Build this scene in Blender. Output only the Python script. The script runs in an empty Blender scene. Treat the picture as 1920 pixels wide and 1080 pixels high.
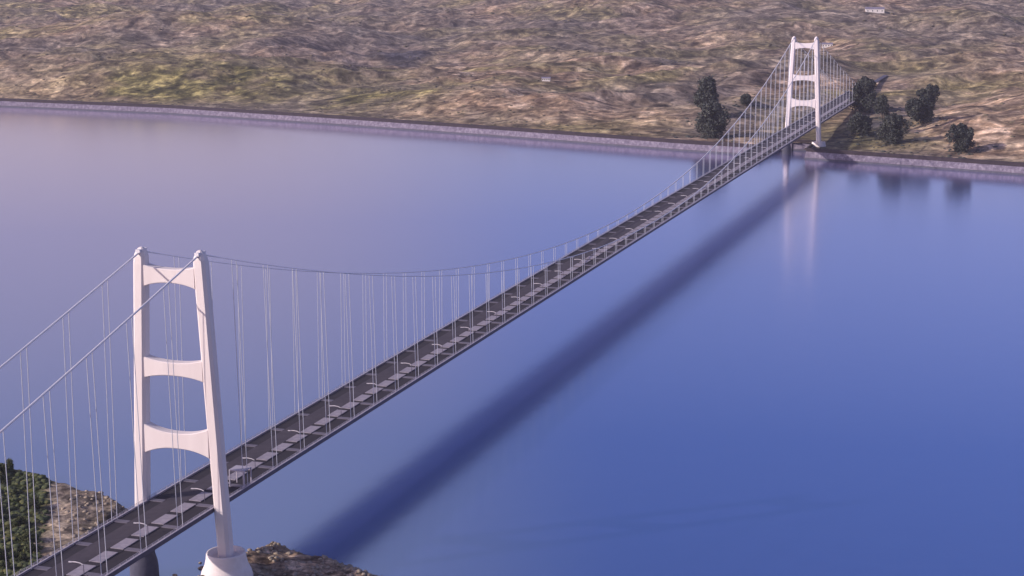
import bpy, math, random
from mathutils import Vector, Matrix, noise
rnd = random.Random(7)
sc = bpy.context.scene
COL = sc.collection
PI = math.pi

# ---------------------------------------------------------------- camera
CAM = (379.9, -653.2, 266.83)
YAW, PITCH, ROLL = -0.33177, 0.19942, -0.00686
cy, sy, cp, sp = math.cos(YAW), math.sin(YAW), math.cos(PITCH), math.sin(PITCH)
f = Vector((sy*cp, cy*cp, -sp)); r = Vector((cy, -sy, 0)); u = r.cross(f)
cr, sr = math.cos(ROLL), math.sin(ROLL)
right = r*cr + u*sr; up = u*cr - r*sr
cd = bpy.data.cameras.new('camera'); cam = bpy.data.objects.new('camera', cd); COL.objects.link(cam)
cd.sensor_width = 36; cd.lens = 3290.45/1920*36; cd.clip_start = 1; cd.clip_end = 60000
cam.matrix_world = Matrix(((right.x, up.x, -f.x, CAM[0]), (right.y, up.y, -f.y, CAM[1]), (right.z, up.z, -f.z, CAM[2]), (0, 0, 0, 1)))
sc.camera = cam

# ---------------------------------------------------------------- light
LD = Vector((1.30, 1.05, -0.76)).normalized()            # the way the sunlight travels
EL = math.asin(-LD.z); SAZ = math.atan2(-LD.x, -LD.y)   # azimuth of the sun, clockwise from +Y
w = bpy.data.worlds.new("World"); sc.world = w; w.use_nodes = True
nt = w.node_tree; nt.nodes.clear()
sky = nt.nodes.new('ShaderNodeTexSky'); sky.sky_type = 'NISHITA'; sky.sun_disc = False
sky.sun_elevation = EL; sky.sun_rotation = SAZ; sky.altitude = 0; sky.air_density = 1.0; sky.dust_density = 1.6; sky.ozone_density = 2.5
tint = nt.nodes.new('ShaderNodeMix'); tint.data_type = 'RGBA'; tint.blend_type = 'MULTIPLY'; tint.inputs[0].default_value = 1
tint.inputs[7].default_value = (1.12, 0.90, 1.12, 1)
bg = nt.nodes.new('ShaderNodeBackground'); bg.inputs[1].default_value = 0.125
wo = nt.nodes.new('ShaderNodeOutputWorld')
nt.links.new(sky.outputs[0], tint.inputs[6])
# unseen bank of warm grey cloud, added to tint the water on the left
wtc = nt.nodes.new('ShaderNodeTexCoord'); dotn = nt.nodes.new('ShaderNodeVectorMath'); dotn.operation = 'DOT_PRODUCT'
dotn.inputs[1].default_value = Vector((math.sin(-0.80), math.cos(-0.80), 0.28)).normalized()
cn = nt.nodes.new('ShaderNodeTexNoise'); cn.inputs['Scale'].default_value = 2.2; cn.inputs['Detail'].default_value = 4
cma = nt.nodes.new('ShaderNodeMath'); cma.operation = 'MULTIPLY_ADD'; cma.inputs[1].default_value = 0.10
cmr = nt.nodes.new('ShaderNodeMapRange'); cmr.interpolation_type = 'SMOOTHSTEP'
cmr.inputs[1].default_value = 0.93; cmr.inputs[2].default_value = 1.01; cmr.inputs[3].default_value = 0; cmr.inputs[4].default_value = 0.9
cmix = nt.nodes.new('ShaderNodeMix'); cmix.data_type = 'RGBA'; cmix.inputs[7].default_value = (4.3, 3.65, 4.05, 1)
nt.links.new(wtc.outputs['Generated'], dotn.inputs[0]); nt.links.new(wtc.outputs['Generated'], cn.inputs['Vector'])
nt.links.new(cn.outputs['Fac'], cma.inputs[0]); nt.links.new(dotn.outputs['Value'], cma.inputs[2]); nt.links.new(cma.outputs[0], cmr.inputs[0])
nt.links.new(cmr.outputs[0], cmix.inputs[0]); nt.links.new(tint.outputs[2], cmix.inputs[6]); nt.links.new(cmix.outputs[2], bg.inputs[0]); nt.links.new(bg.outputs[0], wo.inputs[0])
sd = bpy.data.lights.new('sun', 'SUN'); sd.energy = 4.6; sd.angle = math.radians(0.5); sd.color = (1.0, 0.87, 0.76)
sun = bpy.data.objects.new('sun', sd); COL.objects.link(sun)
sun.rotation_euler = LD.to_track_quat('-Z', 'Y').to_euler()
sc.view_settings.view_transform = 'Standard'; sc.view_settings.look = 'None'
sc.view_settings.exposure = 0.0; sc.view_settings.gamma = 1

# ---------------------------------------------------------------- materials
def mat(name):
    m = bpy.data.materials.new(name); m.use_nodes = True
    b = m.node_tree.nodes['Principled BSDF']
    return m, m.node_tree, b
def ramp_noise(t, scale, stops, detail=6, rough=0.6, coord='Object', mapping=None, dist=0):
    tc = t.nodes.new('ShaderNodeTexCoord'); n = t.nodes.new('ShaderNodeTexNoise'); n.inputs['Scale'].default_value = scale
    n.inputs['Detail'].default_value = detail; n.inputs['Roughness'].default_value = rough; n.inputs['Distortion'].default_value = dist
    src = tc.outputs[coord]
    if mapping:
        mp = t.nodes.new('ShaderNodeMapping'); mp.inputs['Scale'].default_value = mapping; t.links.new(src, mp.inputs[0]); src = mp.outputs[0]
    t.links.new(src, n.inputs['Vector'])
    c = t.nodes.new('ShaderNodeValToRGB'); el = c.color_ramp.elements
    el[0].position, el[0].color = stops[0][0], (*stops[0][1], 1); el[1].position, el[1].color = stops[-1][0], (*stops[-1][1], 1)
    for p, col in stops[1:-1]:
        e = el.new(p); e.color = (*col, 1)
    t.links.new(n.outputs['Fac'], c.inputs[0])
    return c.outputs[0], n
def bump(t, b, node, strength, distance=1.0):
    bp = t.nodes.new('ShaderNodeBump'); bp.inputs['Strength'].default_value = strength; bp.inputs['Distance'].default_value = distance
    t.links.new(node.outputs['Fac'], bp.inputs['Height']); t.links.new(bp.outputs[0], b.inputs['Normal'])
def simple(name, c1, c2, scale=0.5, rough=0.7, bs=0.1, metallic=0, mapping=None):
    m, t, b = mat(name)
    o, n = ramp_noise(t, scale, [(0.3, c1), (0.7, c2)], mapping=mapping)
    t.links.new(o, b.inputs['Base Color']); b.inputs['Roughness'].default_value = rough; b.inputs['Metallic'].default_value = metallic
    if bs: bump(t, b, n, bs, 0.1)
    return m
def mixc(t, a, bb, fac):
    m = t.nodes.new('ShaderNodeMix'); m.data_type = 'RGBA'
    if hasattr(fac, 'is_linked'): t.links.new(fac, m.inputs[0])
    else: m.inputs[0].default_value = fac
    for s, i in ((a, 6), (bb, 7)):
        if hasattr(s, 'is_linked'): t.links.new(s, m.inputs[i])
        else: m.inputs[i].default_value = (*s, 1)
    return m.outputs[2]

M = {}
M['tower'] = simple('tower_paint', (0.67, 0.60, 0.61), (0.75, 0.685, 0.69), 0.12, 0.55, 0.05, mapping=(1, 1, 0.15))
M['pedestal'] = simple('pedestal_concrete', (0.72, 0.65, 0.66), (0.82, 0.76, 0.77), 0.3, 0.8, 0.3)
M['cable'] = simple('cable_steel', (0.66, 0.64, 0.70), (0.76, 0.73, 0.78), 0.5, 0.5, 0)
M['hanger'] = simple('hanger_steel', (0.42, 0.44, 0.53), (0.50, 0.52, 0.61), 0.5, 0.5, 0)
M['shade_tone'] = simple('shaded_concrete', (0.045, 0.045, 0.075), (0.075, 0.075, 0.11), 0.3, 0.8, 0.3)  # concrete with shade put into its colour: left pedestals and waterline strip
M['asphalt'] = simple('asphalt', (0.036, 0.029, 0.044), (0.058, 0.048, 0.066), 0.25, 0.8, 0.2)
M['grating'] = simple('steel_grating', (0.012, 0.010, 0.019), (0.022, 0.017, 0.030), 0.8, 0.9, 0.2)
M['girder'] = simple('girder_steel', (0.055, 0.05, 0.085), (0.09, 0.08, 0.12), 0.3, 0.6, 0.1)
M['soffit'] = simple('soffit_lightened', (0.52, 0.49, 0.62), (0.60, 0.57, 0.70), 0.1, 0.7, 0)  # underside colour lightened so the deck's reflection in the water reads brighter
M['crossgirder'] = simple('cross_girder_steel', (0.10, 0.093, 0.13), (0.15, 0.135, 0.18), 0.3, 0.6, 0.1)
M['slab'] = simple('pale_slab', (0.22, 0.20, 0.25), (0.33, 0.30, 0.36), 0.35, 0.8, 0.1)
M['edge'] = simple('edge_paint', (0.33, 0.31, 0.39), (0.44, 0.41, 0.49), 0.3, 0.6, 0)
M['lamp'] = simple('lamp_paint', (0.46, 0.44, 0.50), (0.55, 0.53, 0.58), 0.5, 0.5, 0)
M['parapet'] = simple('dark_parapet', (0.016, 0.010, 0.018), (0.035, 0.024, 0.034), 0.15, 0.9, 0.2)

# water: a rough mirror of the sky over a deep blue body
m, t, b = mat('water'); M['water'] = m
t.nodes.remove(b)
out = t.nodes['Material Output']
gl = t.nodes.new('ShaderNodeBsdfGlossy'); gl.inputs['Roughness'].default_value = 0.165
df = t.nodes.new('ShaderNodeBsdfDiffuse'); df.inputs['Color'].default_value = (0.007, 0.009, 0.045, 1)
# reflectance by angle: deep blue looking down, pale towards grazing
lw = t.nodes.new('ShaderNodeLayerWeight'); lw.inputs['Blend'].default_value = 0.5
cr_w = t.nodes.new('ShaderNodeValToRGB'); e = cr_w.color_ramp.elements
e[0].position = 0.0; e[0].color = (0.04, 0.06, 0.12, 1); e[1].position = 0.91; e[1].color = (0.98, 0.93, 0.92, 1)
for p_, c_ in ((0.64, (0.275, 0.40, 0.635)), (0.72, (0.305, 0.425, 0.68)), (0.84, (0.61, 0.65, 0.84))):
    q_ = e.new(p_); q_.color = (*c_, 1)
tc = t.nodes.new('ShaderNodeTexCoord'); n1 = t.nodes.new('ShaderNodeTexNoise'); n1.inputs['Scale'].default_value = 0.06; n1.inputs['Detail'].default_value = 5
bp = t.nodes.new('ShaderNodeBump'); bp.inputs['Strength'].default_value = 0.15; bp.inputs['Distance'].default_value = 0.6
ad = t.nodes.new('ShaderNodeAddShader')
t.links.new(tc.outputs['Object'], n1.inputs['Vector']); t.links.new(n1.outputs['Fac'], bp.inputs['Height'])
t.links.new(bp.outputs[0], gl.inputs['Normal']); t.links.new(lw.outputs['Facing'], cr_w.inputs[0]); t.links.new(cr_w.outputs[0], gl.inputs['Color'])
t.links.new(df.outputs[0], ad.inputs[0]); t.links.new(gl.outputs[0], ad.inputs[1])
t.links.new(ad.outputs[0], out.inputs['Surface'])

def land_material(name, near):
    m, t, b = mat(name)
    k = 4.0 if near else 1.0
    rock, nf = ramp_noise(t, 0.020*k, [(0.38, (0.10, 0.072, 0.060)), (0.46, (0.21, 0.155, 0.12)), (0.54, (0.33, 0.25, 0.195)), (0.64, (0.55, 0.44, 0.36))], detail=7, rough=0.62, dist=0.6)
    veg, nv = ramp_noise(t, 0.026*k, [(0.38, (0.080, 0.074, 0.045)), (0.50, (0.20, 0.175, 0.095)), (0.62, (0.42, 0.36, 0.22))], detail=7, rough=0.62, dist=0.6)
    sel, ns = ramp_noise(t, 0.0036*k, [(0.44, (0, 0, 0)), (0.58, (1, 1, 1))], detail=4, rough=0.6)
    pur, npu = ramp_noise(t, 0.0019*k, [(0.42, (0, 0, 0)), (0.60, (1, 1, 1))], detail=4, rough=0.6)
    c = mixc(t, rock, veg, sel)
    dark, nd = ramp_noise(t, 0.014*k, [(0.36, (0.082, 0.074, 0.072)), (0.50, (0.185, 0.158, 0.142)), (0.66, (0.38, 0.33, 0.285))], detail=8, rough=0.68, dist=0.6)
    c = mixc(t, c, dark, pur)
    def attr(nm):
        a = t.nodes.new('ShaderNodeAttribute'); a.attribute_name = nm; return a.outputs['Fac']
    tanc, n4 = ramp_noise(t, 0.024*k, [(0.38, (0.15, 0.105, 0.08)), (0.5, (0.36, 0.265, 0.20)), (0.62, (0.66, 0.52, 0.42))], detail=7, rough=0.65, dist=0.6)
    grnc, n5 = ramp_noise(t, 0.024*k, [(0.38, (0.055, 0.058, 0.032)), (0.5, (0.15, 0.14, 0.065)), (0.62, (0.40, 0.36, 0.17))] if not near else [(0.35, (0.020, 0.030, 0.012)), (0.5, (0.04, 0.055, 0.02)), (0.68, (0.10, 0.10, 0.035))], detail=7, rough=0.65, dist=0.6)
    c = mixc(t, c, tanc, attr('tan')); c = mixc(t, c, grnc, attr('green'))
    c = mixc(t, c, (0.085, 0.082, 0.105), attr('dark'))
    fl, nfl = ramp_noise(t, 0.034*k, [(0.36, (0.42, 0.40, 0.42)), (0.50, (0.95, 0.93, 0.90)), (0.62, (1.55, 1.45, 1.32))], detail=4, rough=0.6, dist=0.8)
    mm = t.nodes.new('ShaderNodeMix'); mm.data_type = 'RGBA'; mm.blend_type = 'MULTIPLY'; mm.inputs[0].default_value = 1
    t.links.new(c, mm.inputs[6]); t.links.new(fl, mm.inputs[7]); c = mm.outputs[2]
    f2, nf2 = ramp_noise(t, 0.085*k, [(0.34, (0.55, 0.53, 0.52)), (0.50, (0.95, 0.95, 0.93)), (0.66, (1.60, 1.56, 1.52))], detail=5, rough=0.7, dist=0.3)
    m2 = t.nodes.new('ShaderNodeMix'); m2.data_type = 'RGBA'; m2.blend_type = 'MULTIPLY'; m2.inputs[0].default_value = 1
    t.links.new(c, m2.inputs[6]); t.links.new(f2, m2.inputs[7]); c = m2.outputs[2]
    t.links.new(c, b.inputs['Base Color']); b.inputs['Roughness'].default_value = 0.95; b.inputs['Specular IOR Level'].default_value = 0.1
    bump(t, b, nf, 0.9, 5.0/k)
    return m
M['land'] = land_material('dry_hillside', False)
M['headland'] = land_material('rocky_headland', True)
def stone():
    m, t, b = mat('embankment_stone')
    o, n = ramp_noise(t, 0.22, [(0.34, (0.085, 0.072, 0.115)), (0.5, (0.15, 0.13, 0.185)), (0.66, (0.27, 0.24, 0.30))], detail=7, rough=0.75)
    t.links.new(o, b.inputs['Base Color']); b.inputs['Roughness'].default_value = 0.9
    bump(t, b, n, 0.6, 1.0)
    return m
M['stone'] = stone()
def leafmat(name, a, bcol, c, sc_):
    m, t, b = mat(name)
    o, n = ramp_noise(t, sc_, [(0.3, a), (0.5, bcol), (0.72, c)], detail=3)
    t.links.new(o, b.inputs['Base Color']); b.inputs['Roughness'].default_value = 0.8
    return m
M['leaf_far'] = leafmat('dark_foliage', (0.022, 0.028, 0.030), (0.038, 0.046, 0.044), (0.080, 0.085, 0.068), 0.16)
M['leaf_near'] = leafmat('green_foliage', (0.022, 0.036, 0.014), (0.050, 0.068, 0.022), (0.13, 0.12, 0.035), 0.3)
M['scrub'] = leafmat('scrub_foliage', (0.075, 0.068, 0.050), (0.12, 0.105, 0.07), (0.20, 0.17, 0.11), 0.02)
M['bark'] = simple('bark', (0.06, 0.045, 0.035), (0.12, 0.09, 0.07), 1.5, 0.9, 0.4)
M['wall_white'] = simple('white_render', (0.70, 0.66, 0.66), (0.80, 0.77, 0.76), 0.4, 0.8, 0)
M['roof'] = simple('roof_tiles', (0.16, 0.15, 0.22), (0.24, 0.22, 0.30), 0.6, 0.8, 0)
M['glass'] = simple('window_glass', (0.03, 0.04, 0.06), (0.05, 0.06, 0.08), 0.6, 0.2, 0)
M['rock'] = simple('boulder_rock', (0.16, 0.13, 0.10), (0.42, 0.35, 0.29), 0.35, 0.95, 0.5)

# ---------------------------------------------------------------- mesh helpers
class MB:
    def __init__(s): s.v, s.f = [], []
    def add(s, vs, fs):
        o = len(s.v); s.v += [tuple(p) for p in vs]; s.f += [tuple(o+i for i in q) for q in fs]
    def box(s, x0, x1, y0, y1, z0, z1):
        s.add([(x0,y0,z0),(x1,y0,z0),(x1,y1,z0),(x0,y1,z0),(x0,y0,z1),(x1,y0,z1),(x1,y1,z1),(x0,y1,z1)],
              [(0,3,2,1),(4,5,6,7),(0,1,5,4),(1,2,6,5),(2,3,7,6),(3,0,4,7)])
    def rings(s, rings, cap=True):
        n = len(rings[0]); o = len(s.v)
        for rg in rings: s.v += [tuple(p) for p in rg]
        for i in range(len(rings)-1):
            for j in range(n):
                a = o+i*n+j; b_ = o+i*n+(j+1) % n
                s.f.append((a, b_, b_+n, a+n))
        if cap:
            s.f.append(tuple(o+j for j in range(n))[::-1]); s.f.append(tuple(o+(len(rings)-1)*n+j for j in range(n)))
    def tube(s, pts, rad, n=6, cap=True):
        pts = [Vector(p) for p in pts]; rg = []
        for i, p in enumerate(pts):
            d = (pts[min(i+1, len(pts)-1)]-pts[max(i-1, 0)]).normalized()
            a = Vector((1, 0, 0)) if abs(d.x) < 0.9 else Vector((0, 1, 0))
            e1 = d.cross(a).normalized(); e2 = d.cross(e1)
            rr = rad[i] if isinstance(rad, (list, tuple)) else rad
            rg.append([p+e1*(rr*math.cos(2*PI*k/n))+e2*(rr*math.sin(2*PI*k/n)) for k in range(n)])
        s.rings(rg, cap)
    def build(s, name, mt, parent=None, smooth=False, loc=None):
        me = bpy.data.meshes.new(name); me.from_pydata(s.v, [], s.f); me.update()
        me.materials.append(mt)
        if smooth: me.polygons.foreach_set('use_smooth', [True]*len(me.polygons))
        o = bpy.data.objects.new(name, me); COL.objects.link(o)
        if parent: o.parent = parent
        if loc: o.location = loc
        return o
def tag(o, label=None, cat=None, group=None, kind=None):
    for k, v in (('label', label), ('category', cat), ('group', group), ('kind', kind)):
        if v: o[k] = v
    return o
def empty(name, loc=(0, 0, 0), rz=0, parent=None):
    o = bpy.data.objects.new(name, None); COL.objects.link(o); o.location = loc; o.rotation_euler = (0, 0, rz); o.empty_display_size = 1
    if parent: o.parent = parent
    return o

# ---------------------------------------------------------------- setting: water, land
WZ = -16.0
wb = MB(); wb.add([(-16000, -6000, WZ), (14000, -6000, WZ), (14000, 14000, WZ), (-16000, 14000, WZ)], [(0, 1, 2, 3)])
tag(wb.build('water', M['water']), kind='structure')

BANK = [(-9000, 2500), (-4000, 2120), (-2400, 1965), (-1410, 1888), (-1064, 1853), (-726, 1771), (-426, 1686), (-154, 1600), (-52, 1577),
        (282, 1482), (520, 1415), (1200, 1290), (3500, 1100), (9000, 900)]
def lerp_poly(P, x):
    if x <= P[0][0]: return P[0][1]
    for (a, b_), (c, d) in zip(P, P[1:]):
        if x <= c: return b_+(d-b_)*(x-a)/(c-a)
    return P[-1][1]
def gauss(x, y, cx, cy_, rx, ry, a, rot=0):
    dx, dy = x-cx, y-cy_
    if rot: dx, dy = dx*math.cos(rot)+dy*math.sin(rot), -dx*math.sin(rot)+dy*math.cos(rot)
    return a*math.exp(-((dx/rx)**2+(dy/ry)**2))
def sstep(a, b_, v):
    t_ = max(0, min(1, (v-a)/(b_-a))); return t_*t_*(3-2*t_)
def land_z(x, y):
    s = y-lerp_poly(BANK, x)
    z = -4.6+0.012*max(0, s-20)
    z += 0.030*max(0, s-1500)*sstep(1500, 3000, s)*sstep(12000, 6000, s)
    z += 190*sstep(5000, 11000, s)
    g = gauss(x, y, -1230, 2190, 330, 170, 34, 0.25)+gauss(x, y, -1560, 2120, 300, 130, 26, 0.2)+gauss(x, y, -520, 1930, 210, 120, 22, -0.25)
    g += gauss(x, y, 330, 1850, 200, 190, 34)+gauss(x, y, -1700, 3050, 500, 300, 60)+gauss(x, y, -300, 2500, 260, 200, 22)
    g += gauss(x, y, -1150, 3000, 180, 500, -20, 0.5)+gauss(x, y, 650, 2400, 300, 400, 55)+gauss(x, y, -800, 3900, 600, 350, 45)+gauss(x, y, -200, 3500, 500, 260, 38)
    z += g*sstep(0, 140, s)
    amp = sstep(30, 260, s)
    nn = noise.fractal(Vector((x*0.004, y*0.004, 3.1)), 0.9, 2.1, 5)
    z += amp*(5+18*sstep(600, 3000, s)+50*sstep(4000, 9000, s))*nn
    z += sstep(40, 300, s)*8.0*noise.fractal(Vector((x*0.011, y*0.011, 4.4)), 0.8, 2.0, 3)
    xr, yr = x*0.82+y*0.57, -x*0.57+y*0.82
    wx_ = 60*noise.noise(Vector((x*0.004, y*0.004, 8.0)))
    rg_ = 1-2.2*abs(noise.noise(Vector(((xr+wx_)*0.0020, (yr+wx_)*0.0042, 2.2))))
    z += sstep(30, 380, s)*24*rg_*(0.6+0.4*sstep(300, 1500, s)) + sstep(60, 300, s)*7*(1-2*abs(noise.noise(Vector(((xr-wx_)*0.007, (yr+wx_)*0.012, 5.5)))))
    z += sstep(15, 90, s)*1.3*noise.fractal(Vector((x*0.03, y*0.03, 9.1)), 0.8, 2.0, 3)
    # the bridge alignment runs in a low corridor until it meets the hill
    k = math.exp(-((x+8)/70.0)**2)
    lim = -5 if y < 1700 else -5+24*(min(y, 2440)-1700)/740.0
    if y < 2600: z = z*(1-k)+min(z, lim)*k
    return z

def paint(o, fns):
    me = o.data
    for nm, fn in fns.items():
        a = me.attributes.new(nm, 'FLOAT', 'POINT'); a.data.foreach_set('value', [max(0.0, min(1.0, fn(v.co.x, v.co.y))) for v in me.vertices])
def blobs(lst):
    def fn(x, y):
        v = sum(gauss(x, y, a, b_, r1, r2, k) for a, b_, r1, r2, k in lst)
        return v*(1+0.9*noise.fractal(Vector((x*0.012, y*0.012, 6.0)), 0.8, 2, 3)) if v > 0.01 else 0
    return fn
def terrain():
    rows, s = [], 4.0
    while s < 11500:
        rows.append(s); s += 5+s*0.018
    NC = 330
    v, fc = [], []
    for s in rows:
        hw = 1750+0.95*s; xc = -620-0.25*s
        for j in range(NC+1):
            x = xc+hw*(2*j/NC-1); y = lerp_poly(BANK, x)+s
            v.append((x, y, land_z(x, y)))
    for i in range(len(rows)-1):
        for j in range(NC):
            a = i*(NC+1)+j
            # leave out the inlet under the far end of the bridge
            mx_ = sum(v[q][0] for q in (a, a+1, a+NC+1, a+NC+2))/4; my_ = sum(v[q][1] for q in (a, a+1, a+NC+1, a+NC+2))/4
            if -50 < mx_ < 12 and my_ < 1640: continue
            fc.append((a, a+1, a+NC+2, a+NC+1))
    mb = MB(); mb.v, mb.f = v, fc
    o = mb.build('hills', M['land'], smooth=True); tag(o, kind='structure')
    paint(o, {'tan': blobs([(190, 1930, 120, 190, 1.1), (255, 1640, 90, 110, 1.0), (150, 1690, 50, 70, 0.7), (-500, 1883, 150, 110, 0.95), (-1330, 1990, 110, 60, 0.9), (155, 2654, 170, 160, 0.6), (-250, 1800, 110, 90, 0.5), (-1700, 2300, 200, 160, 0.5)]),
              'green': blobs([(-1152, 2010, 230, 90, 0.95), (-740, 1960, 120, 110, 0.85), (-1077, 2130, 240, 130, 0.6), (55, 1690, 60, 90, 0.9), (110, 1625, 60, 50, 0.8), (21, 2581, 130, 120, 0.5), (-320, 1730, 120, 60, 0.5), (70, 1800, 70, 70, 0.6)]),
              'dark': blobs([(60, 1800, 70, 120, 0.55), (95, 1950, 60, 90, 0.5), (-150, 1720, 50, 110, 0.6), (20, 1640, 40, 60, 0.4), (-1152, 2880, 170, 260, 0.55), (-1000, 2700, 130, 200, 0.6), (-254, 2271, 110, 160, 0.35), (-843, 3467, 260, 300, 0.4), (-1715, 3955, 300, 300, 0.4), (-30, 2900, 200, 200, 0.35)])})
terrain()

# embankment wall: sloping stone face, dark parapet on top; turns in under the bridge to form an inlet
def embankment(path, label, side_close=True):
    root = empty('embankment_wall', (path[len(path)//2][0], path[len(path)//2][1], WZ)); ox, oy = root.location.x, root.location.y
    tag(root, label, 'embankment')
    P = []
    for (a, b_), (c, d) in zip(path, path[1:]):
        n = max(1, int(math.hypot(c-a, d-b_)/40))
        for i in range(n): P.append((a+(c-a)*i/n, b_+(d-b_)*i/n))
    P.append(path[-1])
    fr, pr, shade_rg = [], [], []
    for i, (x, y) in enumerate(P):
        x0, y0 = P[max(0, i-1)]; x1, y1 = P[min(len(P)-1, i+1)]
        d = Vector((x1-x0, y1-y0, 0)).normalized(); nrm = Vector((d.y, -d.x, 0))    # towards the water
        p = Vector((x-ox, y-oy, -WZ))
        fr.append([p+nrm*4.5+Vector((0, 0, WZ-3)), p+nrm*1.2+Vector((0, 0, -5.2)), p+nrm*1.2+Vector((0, 0, -4.4)), p-nrm*2.5+Vector((0, 0, -4.4)), p-nrm*3.0+Vector((0, 0, WZ-3))])
        shade_rg.append([p+nrm*4.9+Vector((0, 0, WZ-3)), p+nrm*4.05+Vector((0, 0, WZ+2.2)), p+nrm*3.2+Vector((0, 0, WZ+2.2)), p+nrm*3.2+Vector((0, 0, WZ-3))])
        pr.append([p+nrm*1.75+Vector((0, 0, -6.3)), p+nrm*1.4+Vector((0, 0, -1.5)), p-nrm*1.0+Vector((0, 0, -1.5)), p-nrm*1.0+Vector((0, 0, -4.39))])
    a = MB(); a.rings(fr); a.build('stone_face', M['stone'], root)
    b3 = MB(); b3.rings(shade_rg); b3.build('waterline_shade', M['shade_tone'], root)  # dark strip painting the contact shade where wall meets water
    b2 = MB(); b2.rings(pr); b2.build('parapet', M['parapet'], root)
i0 = next(i for i, p in enumerate(BANK) if p[0] == -52)
embankment(BANK[1:i0+1]+[(-50, 1642), (-20, 1644)], 'long pale stone embankment with dark parapet along the shore left of the bridge')
embankment([(-20, 1646), (13, 1644), (14, 1560)]+BANK[i0+1:-1], 'pale stone embankment with dark parapet along the shore right of the bridge')

# near headland
COAST = [(-900, 330), (-500, 250), (-260, 150), (-174, 113), (-93, 86), (-64, 70), (-54, 30), (-50, -60), (-40, -120), (0, -118), (4, -40), (6, 12), (12, 40), (16, 54), (36, 49), (72, 38), (128, 4), (190, -60), (320, -190), (480, -330), (800, -900)]
def seg_dist(p, P):
    best = 1e9; sign = 1
    for (a, b_), (c, d) in zip(P, P[1:]):
        ex, ey = c-a, d-b_; L2 = ex*ex+ey*ey
        t_ = max(0, min(1, ((p[0]-a)*ex+(p[1]-b_)*ey)/L2)); qx, qy = a+ex*t_, b_+ey*t_
        dd = math.hypot(p[0]-qx, p[1]-qy)
        if dd < best: best = dd
    return best
POLY = COAST+[(800, -2600), (-900, -2600)]
def inside(x, y):
    c = False; n = len(POLY)
    for i in range(n):
        x1, y1 = POLY[i]; x2, y2 = POLY[(i+1) % n]
        if (y1 > y) != (y2 > y) and x < (x2-x1)*(y-y1)/(y2-y1)+x1: c = not c
    return c
def near_z(x, y):
    wob = 3.0*noise.fractal(Vector((x*0.05, y*0.05, 5.0)), 0.9, 2, 4)
    d = seg_dist((x, y), COAST)
    d = d if inside(x, y) else -d
    d += wob
    z = WZ-6+ (6+10*sstep(0, 9, d)) if d > 0 else WZ-0.05-0.35*(-d)
    if d > 0: z = WZ+(8.6-4.0*sstep(8, 40, x))*sstep(-1, 10, d)
    z += 1.5*noise.fractal(Vector((x*0.07, y*0.07, 1.0)), 0.8, 2.1, 5)*sstep(0, 12, d)
    z += 16*sstep(60, 220, d)*(0.5+0.5*noise.noise(Vector((x*0.008, y*0.008, 2))))*sstep(40, 120, abs(x))
    return max(z, WZ-8)
def grid(x0, x1, y0, y1, st, name):
    nx, ny = int((x1-x0)/st), int((y1-y0)/st); v, fc = [], []
    for i in range(ny+1):
        for j in range(nx+1):
            x, y = x0+(x1-x0)*j/nx, y0+(y1-y0)*i/ny; v.append((x, y, near_z(x, y)))
    for i in range(ny):
        for j in range(nx):
            a = i*(nx+1)+j; q = (a, a+1, a+nx+2, a+nx+1)
            if max(v[k][2] for k in q) > WZ-2: fc.append(q)
    mb = MB(); mb.v, mb.f = v, fc
    o = mb.build(name, M['headland'], smooth=True); tag(o, kind='structure')
    paint(o, {'green': lambda x, y: sstep(-4, 6, -68-(y+10)*0.60-x+5*noise.noise(Vector((x*0.06, y*0.06, 0)))) , 'tan': lambda x, y: 0, 'dark': lambda x, y: 0})
grid(-240, 240, -120, 170, 1.6, 'headland')
grid(-1000, 800, -2200, -120, 20, 'ground')

# ---------------------------------------------------------------- the bridge
L, H, WT, WB_, ZD, WE = 1606.3, 135.0, 14.27, 20.8, 21.15, 16.85
PITCH_Y = L/54
Y0, Y1, BS = -520.0, 2125.0, 480.0
bridge = empty('suspension_bridge', (0, 0, WZ))
tag(bridge, 'long white suspension bridge with two portal towers crossing the blue strait', 'bridge')
BO = empty('deck', (0, 0, -WZ), parent=bridge)
def hw_at(z): return WB_+(WT-WB_)*z/H

g = MB()                                                     # box girders and side fascia
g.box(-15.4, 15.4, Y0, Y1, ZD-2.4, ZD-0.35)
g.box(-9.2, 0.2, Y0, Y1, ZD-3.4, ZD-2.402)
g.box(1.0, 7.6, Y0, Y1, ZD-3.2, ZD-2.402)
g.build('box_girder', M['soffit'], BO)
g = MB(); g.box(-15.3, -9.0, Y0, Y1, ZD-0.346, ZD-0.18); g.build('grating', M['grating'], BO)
g = MB(); g.box(7.6, 15.3, Y0, Y1, ZD-0.346, ZD-0.18); g.build('grating', M['grating'], BO)
for n in range(-17, 71):
    g = MB()
    prof = [(-15.32, -0.5), (15.32, -0.5), (15.32, 0.12), (7.62, 0.12), (7.62, -0.42), (-9.02, -0.42), (-9.02, 0.12), (-15.32, 0.12)]
    g.rings([[(x, yy, z) for x, z in prof] for yy in (1.6, -1.6)])
    if n == -17: me_g = g.build('cross_girder', M['crossgirder'], BO, loc=(0, n*PITCH_Y, ZD))
    else:
        o = me_g.copy(); COL.objects.link(o); o.parent = BO; o.location = (0, n*PITCH_Y, ZD)
g = MB(); g.box(-9.0, 0.6, Y0, Y1, ZD-0.346, ZD+0.02); g.build('roadway', M['asphalt'], BO)
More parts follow.
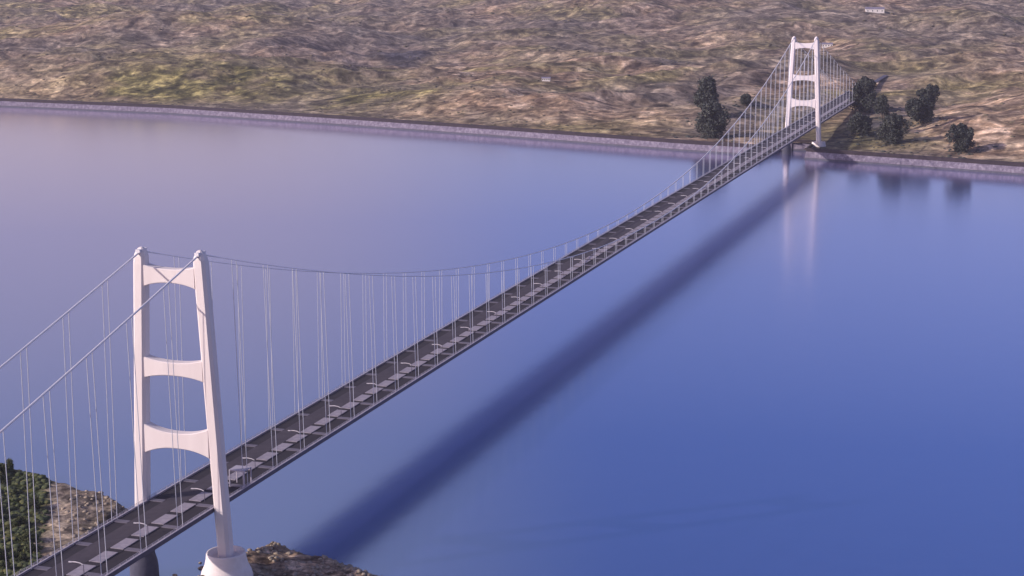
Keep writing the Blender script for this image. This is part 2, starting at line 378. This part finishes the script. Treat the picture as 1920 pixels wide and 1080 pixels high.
# railway strip: dark bed with pale slabs
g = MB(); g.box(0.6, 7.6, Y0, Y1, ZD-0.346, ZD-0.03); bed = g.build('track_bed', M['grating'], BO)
g = MB(); g.box(-2.9, 3.0, -6.1, 6.1, -0.02, 0.28)
sl = None; rest = MB()
for k in range(-30, 130):
    yc = -6+16.2*k
    if -9 <= k < 91:
        if sl is None: sl = g.build('track_slab', M['slab'], BO, loc=(4, yc, ZD))
        else:
            o = sl.copy(); COL.objects.link(o); o.parent = BO; o.location = (4, yc, ZD)
    else: rest.box(1.1, 7.1, yc-6.6, yc+6.6, ZD-0.02, ZD+0.28)
tag(rest.build('track_slabs', M['slab'], BO), kind='stuff')
for s in (-1, 1):
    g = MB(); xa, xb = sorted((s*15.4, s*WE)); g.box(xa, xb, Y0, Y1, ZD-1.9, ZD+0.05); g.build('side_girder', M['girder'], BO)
    g = MB(); xa, xb = sorted((s*16.2, s*(WE+0.05))); g.box(xa, xb, Y0, Y1, ZD+0.054, ZD+0.30); g.build('edge_beam', M['edge'], BO)
    g = MB(); x = s*(WE-0.25)
    for zz in (0.85, 1.35): g.box(x-0.06, x+0.06, Y0, Y1, ZD+zz, ZD+zz+0.12)
    y = Y0
    while y < Y1:
        g.box(x-0.08, x+0.08, y, y+0.16, ZD+0.424, ZD+1.46); y += PITCH_Y/6
    g.build('railing', M['edge'], BO)
# service landing beside the near tower
g = MB()
g.box(9.0, 16.6, 27.2, 34.5, ZD+7.6, ZD+8.1)
g.box(16.2, 16.7, 27.2, 27.7, ZD+0.42, ZD+7.6); g.box(16.2, 16.7, 34.0, 34.5, ZD+0.42, ZD+7.6)
g.box(9.0, 9.4, 27.2, 27.6, ZD-0.1, ZD+7.6); g.box(9.0, 9.4, 34.0, 34.4, ZD-0.1, ZD+7.6)
g.build('service_gantry', M['edge'], BO)
# approach piers beyond the back spans
g = MB(); g.box(-4.5, 3.5, Y1+0.05, 2450, ZD-1.6, ZD); g.build('approach_viaduct', M['girder'], BO)
for y in (2130, 2200, 2270, 2340, 2405):
    g = MB(); g.box(-3, 2, y-2, y+2, -6, ZD-(3.45 if y < 2125 else 1.65)); g.build('pier', M['pedestal'], BO)
for y in (-500,):
    g = MB(); g.box(-7, 9, y-2, y+2, -12, ZD-3.45); g.build('pier', M['pedestal'], BO)

def tower(y, inst):
    root = empty('tower', (0, y, -WZ), parent=bridge)
    for s in (-1, 1):
        rings = []
        for z in (-1.5, 0, 20, 50, 80, 105, 128, 131.5, 133.6, 134.9, 135.4):
            w_ = 3.0-0.1*max(0, z)/H
            if z > 128: w_ *= {131.5: 0.93, 133.6: 0.72, 134.9: 0.42, 135.4: 0.15}[z]
            wy = w_*1.02; c = 0.42*w_; cx = s*hw_at(max(z, 0))
            rings.append([(cx-w_+c, -wy, z), (cx+w_-c, -wy, z), (cx+w_, -wy+c, z), (cx+w_, wy-c, z), (cx+w_-c, wy, z), (cx-w_+c, wy, z), (cx-w_, wy-c, z), (cx-w_, -wy+c, z)])
        lg = MB(); lg.rings(rings); lg.build('leg', M['tower'], root)
        # pedestal: a flared drum with a raised rim; left one coloured dark as deck shade
        N = 48; prof = [(12.0, WZ-4), (11.6, -10.5), (11.0, -8.0), (9.6, -5.0), (8.9, -2.0), (8.7, 0.2), (8.5, 0.8), (7.9, 0.8), (7.2, -0.3), (6.2, -1.2), (0.3, -1.4)]
        pm = MB(); pm.rings([[(s*WB_+a*(1 if s > 0 else 0.55)*math.cos(2*PI*j/N), a*(1 if s > 0 else 0.55)*math.sin(2*PI*j/N), z) for j in range(N)] for a, z in prof]); pm.build('pedestal', M['pedestal'] if s > 0 else M['shade_tone'], root)
        sm = MB(); sm.box(s*WT-1.0, s*WT+1.0, -3.2, 3.2, 133.2, 134.6); sm.build('cable_saddle', M['cable'], root)
    for ze1, ze0, zc1, zc0 in ((128.0, 118.6, 126.6, 120.6), (87.2, 77.8, 85.4, 79.5), (56.8, 43.6, 53.6, 46.7)):
        cm = MB(); N = 20; rg = []
        hwid = hw_at((ze0+ze1)/2)-2.6
        for i in range(N+1):
            t_ = 2*i/N-1; q = abs(t_)**2.4; x = t_*hwid
            zt, zb = zc1+(ze1-zc1)*q, zc0+(ze0-zc0)*q
            rg.append([(x, -2.5, zb+0.3), (x, -2.2, zb), (x, 2.2, zb), (x, 2.5, zb+0.3), (x, 2.5, zt-0.3), (x, 2.2, zt), (x, -2.2, zt), (x, -2.5, zt-0.3)])
        cm.rings(rg); cm.build('crossbeam', M['tower'], root)
tower(0, 0); tower(L, 1)

def cable_z(y):
    if y < 0: return 133.6+(ZD+1-133.6)*(-y)/BS-4.0*4*(-y/BS)*(1+y/BS)
    if y > L: q = (y-L)/BS; return 133.6+(ZD+1-133.6)*q-4.0*4*q*(1-q)
    h = L/2; return 26.5+(133.6-26.5)*((y-h)/h)**2
def cable_x(y):
    # cables spread from the tower tops to the deck edge where they come down
    z = cable_z(y); return WT+(15.9-WT)*min(1, max(0, (133.6-z)/100))
for s in (-1, 1):
    c = MB(); ys = [-BS+i*BS/24 for i in range(24)]+[i*L/90 for i in range(91)]+[L+i*BS/24 for i in range(1, 25)]
    c.tube([(s*cable_x(y), y, cable_z(y)) for y in ys], [0.43 if y <= 0 else (0.12+0.38*min(1, y/1100) if y <= L else 0.33) for y in ys], 8)
    o = c.build('main_cable', M['cable'], bridge, smooth=False, loc=(0, 0, -WZ))
    for y in (-BS, L+BS):
        gz = -12 if y < 0 else 2
        g = MB(); sg = -1 if y < 0 else 1
        a = [(s*17.2-2.2, y-8*sg, ZD-4), (s*17.2+4, y-8*sg, ZD-4), (s*17.2+4, y+14*sg, gz), (s*17.2-2.2, y+14*sg, gz)]
        g.box(s*19.6-2.6, s*19.6+2.6, min(y-6*sg, y+16*sg), max(y-6*sg, y+16*sg), gz-6, ZD+2.5); g.build('anchorage', M['rock'], bridge, loc=(0, 0, -WZ))
# hangers: pairs of ropes; the hundred that show largest are parts, the rest one part
cand = []
camv = Vector(CAM)
for n in range(-15, 54+15):
    if n in (0, 54): continue
    y = n*PITCH_Y; z = cable_z(y)
    if z < ZD+2.5 or y < -BS+15 or y > L+BS-15: continue
    for s in (-1, 1):
        vis = 0 if y < -175 else 1
        dist = (Vector((s*16, y, z))-camv).length
        cand.append(((z-ZD)/dist*vis, s, y))
cand.sort(reverse=True)
def hanger_mesh(mb, s, y, oy=0):
    for dy in (-2.1, 2.1):
        yy = y+dy; x = cable_x(yy)
        mb.tube([(s*15.95, yy-oy, ZD-0.3), (s*x, yy-oy, cable_z(yy))], (0.17 if y < 0 else 0.16+0.02*min(1, y/900)), 5)
rest = MB()
for i, (_, s, y) in enumerate(cand):
    if i < 100:
        hm = MB(); hanger_mesh(hm, s, y, y); hm.build('hanger', M['hanger'], bridge, loc=(0, y, -WZ))
    else: hanger_mesh(rest, s, y)
ho = rest.build('hangers', M['hanger'], bridge, loc=(0, 0, -WZ)); tag(ho, kind='stuff')

# ---------------------------------------------------------------- street lamps on the deck
def lamp_proto():
    root = empty('street_lamp')
    a = MB(); a.tube([(0, 0, 0), (0, 0, 4.4), (-0.5, 0, 5.0)], [0.16, 0.12, 0.11], 6); a.build('pole', M['girder'], root)
    a = MB(); a.tube([(-0.3, 0, 4.8), (-1.6, 0, 5.35), (-3.6, 0, 5.55), (-5.4, 0, 5.4)], 0.22, 6); a.build('arm', M['lamp'], root)
    a = MB(); a.box(-6.6, -5.2, -0.35, 0.35, 5.2, 5.5); a.build('lamp_head', M['lamp'], root)
    return root
LP = lamp_proto(); kids = list(LP.children)
first = True
for k in range(-3, 35):
    y = 5.5+48.6*k
    if k < -3: continue
    if first: o = LP; first = False
    else:
        o = LP.copy(); COL.objects.link(o)
        for ch in kids:
            c = ch.copy(); COL.objects.link(c); c.parent = o
    o.location = (8.3, y, ZD-0.17)
    if k < 0: lab = 'curved white lamp post on the deck before the near tower, %s from it' % ['first', 'second', 'third'][-k-1]
    elif k == 0: lab = 'curved white lamp post on the deck right at the near tower'
    elif k == 33: lab = 'tiny lamp post on the deck right at the far tower'
    elif k > 33: lab = 'tiny lamp post on the deck just past the far tower'
    else:
        W_ = ['', 'first', 'second', 'third', 'fourth', 'fifth', 'sixth', 'seventh', 'eighth', 'ninth', 'tenth', 'eleventh', 'twelfth', 'thirteenth', 'fourteenth', 'fifteenth', 'sixteenth']
        lab = ('curved lamp post over the pale slabs, %s past the near tower' % W_[k]) if k <= 16 else ('small curved lamp post on the deck, %s back from the far tower' % W_[33-k])
    tag(o, lab, 'street lamp', 'curved lamp posts along the deck')

# ---------------------------------------------------------------- trees
def tree_meshes(h, cw, nl, leaf, lm, seed, conical):
    q = random.Random(seed)
    tk = MB(); tk.tube([(0, 0, -2), (0.1, 0, h*0.25), (0.2, 0.1, h*0.6), (0, 0, h*0.92)], [h*0.028, h*0.022, h*0.014, h*0.004], 7)
    lobes = []
    for i in range(17):
        z = h*(0.16+0.70*q.random()); a = q.random()*2*PI
        rr = cw*(0.9*(1-(z/h)**1.5) if conical else 0.80*math.sin(PI*min(1, z/h*0.95)))*q.uniform(0.25, 1.0)
        c = Vector((rr*math.cos(a), rr*math.sin(a), z)); lobes.append((c, cw*q.uniform(0.18, 0.40)))
        tk.tube([(0.1, 0, z*0.7), tuple(c)], [h*0.010, h*0.003], 5)
    lobes.append((Vector((0, 0, h*0.85)), cw*0.22)); lobes.append((Vector((0, 0, h*0.42)), cw*0.5))
    cr_ = MB()
    for i in range(nl):
        c, rad = q.choice(lobes)
        d = Vector((q.gauss(0, 1), q.gauss(0, 1), q.gauss(0, 1))).normalized()*rad*q.uniform(0.45, 1.08)
        p = c+Vector((d.x, d.y, d.z*1.25))
        e1 = Vector((q.gauss(0, 1), q.gauss(0, 1), q.gauss(0, 0.6))).normalized(); e2 = e1.cross(Vector((q.gauss(0, 1), q.gauss(0, 1), q.gauss(0, 1)))).normalized()
        a, b_ = leaf*q.uniform(0.6, 1.3), leaf*q.uniform(0.4, 0.9)
        cr_.add([p-e1*a, p-e2*b_, p+e1*a, p+e2*b_], [(0, 1, 2, 3)])
    return tk, cr_
def tree_proto(name, h, cw, nl, leaf, lm, seed, conical=False):
    root = empty(name); tk, c = tree_meshes(h, cw, nl, leaf, lm, seed, conical)
    tk.build('trunk', M['bark'], root); c.build('crown', M[lm], root)
    return root
USED = {}
def place(proto, x, y, z, s, rz, label, cat, group):
    if proto.name not in USED: USED[proto.name] = 1; o = proto
    else:
        o = proto.copy(); COL.objects.link(o)
        for ch in proto.children:
            c = ch.copy(); COL.objects.link(c); c.parent = o
    o.location = (x, y, z); o.rotation_euler = (0, 0, rz); o.scale = (s, s, s)
    tag(o, label, cat, group); return o
FT = [tree_proto('evergreen_tree', 33, 16, 6500, 1.15, 'leaf_far', 5), tree_proto('evergreen_tree', 36, 15, 6000, 1.15, 'leaf_far', 2, True), tree_proto('evergreen_tree', 25, 15, 5500, 1.1, 'leaf_far', 3)]
GF = 'dark trees on the far shore'
FAR_TREES = [
 (1325, 222, 1, 1.45, 'tall narrow dark tree on the far shore left of the bridge, behind another'),
 (1336, 262, 0, 1.4, 'broad dark tree at the embankment left of the bridge'),
 (1400, 215, 2, 0.62, 'small dim tree behind the hangers of the far main span'),
 (1620, 212, 0, 1.45, 'biggest dark tree, against the bridge deck past the far tower'),
 (1608, 258, 2, 1.10, 'low round dark tree just right of the far tower foot'),
 (1653, 232, 1, 0.85, 'slim dark tree between the biggest tree and the one at the shore'),
 (1674, 272, 0, 1.10, 'broad dark tree near the shore in the middle of the right cluster'),
 (1742, 205, 0, 1.10, 'upper dark tree of the pair at the foot of the tan mound'),
 (1726, 235, 2, 1.25, 'lower dark tree of the pair at the foot of the tan mound'),
 (1800, 286, 0, 1.00, 'lone round dark tree rightmost on the far shore'),
]
def ray_land(px, py):
    d = f+right*((px-960)/3290.45)+up*(-(py-540)/3290.45); d.normalize()
    t_ = 1500.0
    while t_ < 9000:
        p = camv+d*t_
        if p.y > lerp_poly(BANK, p.x)+6 and p.z < land_z(p.x, p.y): return p
        t_ += 4
    return camv+d*2000
FAR_XY = [(-168.0, 1790.0), (-130.0, 1655.0), (-141.0, 1941.5), (28.7, 1970.2), (57.3, 1701.5), (69.8, 1849.6), (113.4, 1619.5), (119.5, 2001.5), (133.9, 1748.7), (201.2, 1571.4)]
for i, (px, py, k, s, lab) in enumerate(FAR_TREES):
    p = ray_land(px, py) if FAR_XY is None else Vector((*FAR_XY[i], 0))
    o = place(FT[k], p.x, p.y, land_z(p.x, p.y)-1, s, i*1.3, lab, 'tree', GF)
    o.scale = (s*1.2, s*1.2, s*1.14)

NTR = [tree_proto('broadleaf_tree', 7.5, 6.2, 3000, 0.42, 'leaf_near', 11), tree_proto('broadleaf_tree', 6.2, 5.4, 2600, 0.38, 'leaf_near', 12)]
q0 = random.Random(21); spots = []
while len(spots) < 46:
    x, y = q0.uniform(-175, -58), q0.uniform(-60, 112)
    if x > -72-(y+10)*0.60 or near_z(x, y) < WZ+5: continue
    if any((x-a)**2+(y-b_)**2 < 60 for a, b_ in spots): continue
    spots.append((x, y))
for i, (x, y) in enumerate(spots):
    place(NTR[i % 2], x, y, near_z(x, y)-1.4, 0.70+0.25*rnd.random(), rnd.random()*6, 'leafy green tree in the dense grove on the near headland behind the hangers', 'tree', 'green trees of the near grove')

# scrub on the hills and near headland: nobody could count it
def scrub(name, pts, mt, lab, fl=1.0):
    mb = MB(); q = random.Random(5)
    for (x, y, z, s) in pts:
        N = 6; rg = []
        for fr_, zz in ((1.0, -0.3), (0.95, 0.25), (0.5, 0.6)):
            rg.append([(x+s*fr_*q.uniform(0.7, 1.2)*math.cos(2*PI*j/N+zz), y+s*fr_*q.uniform(0.7, 1.2)*math.sin(2*PI*j/N+zz), z+s*fl*zz*q.uniform(0.7, 1.1)) for j in range(N)])
        mb.rings(rg)
    o = mb.build(name, mt, smooth=True); tag(o, lab, 'scrub', kind='stuff')
pts = []
q = random.Random(3)
while len(pts) < 4200:
    s_ = 14+ (q.random()**1.6)*3600; hw = 1300+0.75*s_; x = -620-0.25*s_+q.uniform(-1, 1)*hw; y = lerp_poly(BANK, x)+s_
    if noise.noise(Vector((x*0.006, y*0.006, 7))) < q.uniform(-0.5, 0.5): continue
    if abs(x+2) < 35 and y < 2460: continue
    pts.append((x, y, land_z(x, y), q.uniform(1.0, 3.6)*(1+s_/2500)))
bp_ = [(a+q.gauss(0, 20), b_+q.gauss(0, 26)) for a, b_ in FAR_XY for _ in range(30)]
scrub('bushes', [(a, b_, land_z(a, b_), q.uniform(1.2, 3.6)) for a, b_ in bp_ if b_ > lerp_poly(BANK, a)+10 and abs(a) > 24], M['leaf_far'], 'dark bushes and low growth around the far shore trees', 0.8)
scrub('scrub', pts, M['scrub'], 'low dry scrub scattered over the far hills', 0.55)
pts = []
while len(pts) < 2600:
    x, y = q.uniform(-190, -55), q.uniform(-70, 115)
    if x > -68-(y+10)*0.60 or near_z(x, y) < WZ+3: continue
    pts.append((x, y, near_z(x, y), q.uniform(0.8, 2.4)))
scrub('undergrowth', pts, M['leaf_near'], 'dark green undergrowth between the near grove trees')
# boulders along the near shore
pts = []
while len(pts) < 900:
    x, y = q.uniform(-100, 110), q.uniform(-40, 95)
    z = near_z(x, y)
    if z < WZ-0.3: continue
    if x < -66 and y < 60 and q.random() < 0.8: continue
    pts.append((x, y, z, q.uniform(0.3, 1.5)))
pts += [(a, b_, WZ+0.1, c_) for a, b_, c_ in ((-2, 18, 1.6), (2, 26, 1.2), (-9, 6, 1.3), (-4, -6, 1.8), (0, -14, 1.2), (-12, -12, 1.0), (3, 2, 1.5), (-6, 24, 0.9), (8, 46, 1.4))]
scrub('boulders', pts, M['rock'], 'pale boulders littering the near shore')

# ---------------------------------------------------------------- a few white farm buildings far off
def house(px, py, wx, wy, h, lab):
    p = ray_land(px, py); z = land_z(p.x, p.y)
    root = empty('farm_building', (p.x, p.y, z), 0.2); tag(root, lab, 'building')
    a = MB(); a.box(-wx, wx, -wy, wy, -4, h); a.build('wall', M['wall_white'], root)
    a = MB(); rg = [[(sx*(wx+0.8), -wy-0.8, h+0.003), (sx*(wx+0.8), 0, h+wy*0.5), (sx*(wx+0.8), wy+0.8, h+0.003)] for sx in (-1, 1)]; a.rings(rg); a.build('roof', M['roof'], root)
    for i in range(4):
        x = -wx+wx*2*(i+0.5)/4; a = MB(); a.box(x-1, x+1, -wy-0.06, -wy+0.2, h*0.35, h*0.75); a.build('window', M['glass'], root)
house(1640, 24, 22, 9, 9, 'long white building high on the hills above the far tower')
house(1551, 88, 11, 6, 6, 'small white building right beside the top of the far tower')
house(1024, 152, 7, 4, 5, 'tiny white building on the tan mound in the middle')

# ---------------------------------------------------------------- haze over the strait and the hills
hb = MB(); hb.box(-15900, 13900, -5900, 13900, WZ-10, 900)
hm_ = bpy.data.materials.new('haze'); hm_.use_nodes = True; hn = hm_.node_tree; hn.nodes.clear()
ho_ = hn.nodes.new('ShaderNodeOutputMaterial'); hv = hn.nodes.new('ShaderNodeVolumePrincipled')
hv.inputs['Color'].default_value = (0.80, 0.78, 1.0, 1); hv.inputs['Density'].default_value = 0.000032; hv.inputs['Anisotropy'].default_value = 0.1
hn.links.new(hv.outputs[0], ho_.inputs['Volume'])
tag(hb.build('haze', hm_), kind='stuff')
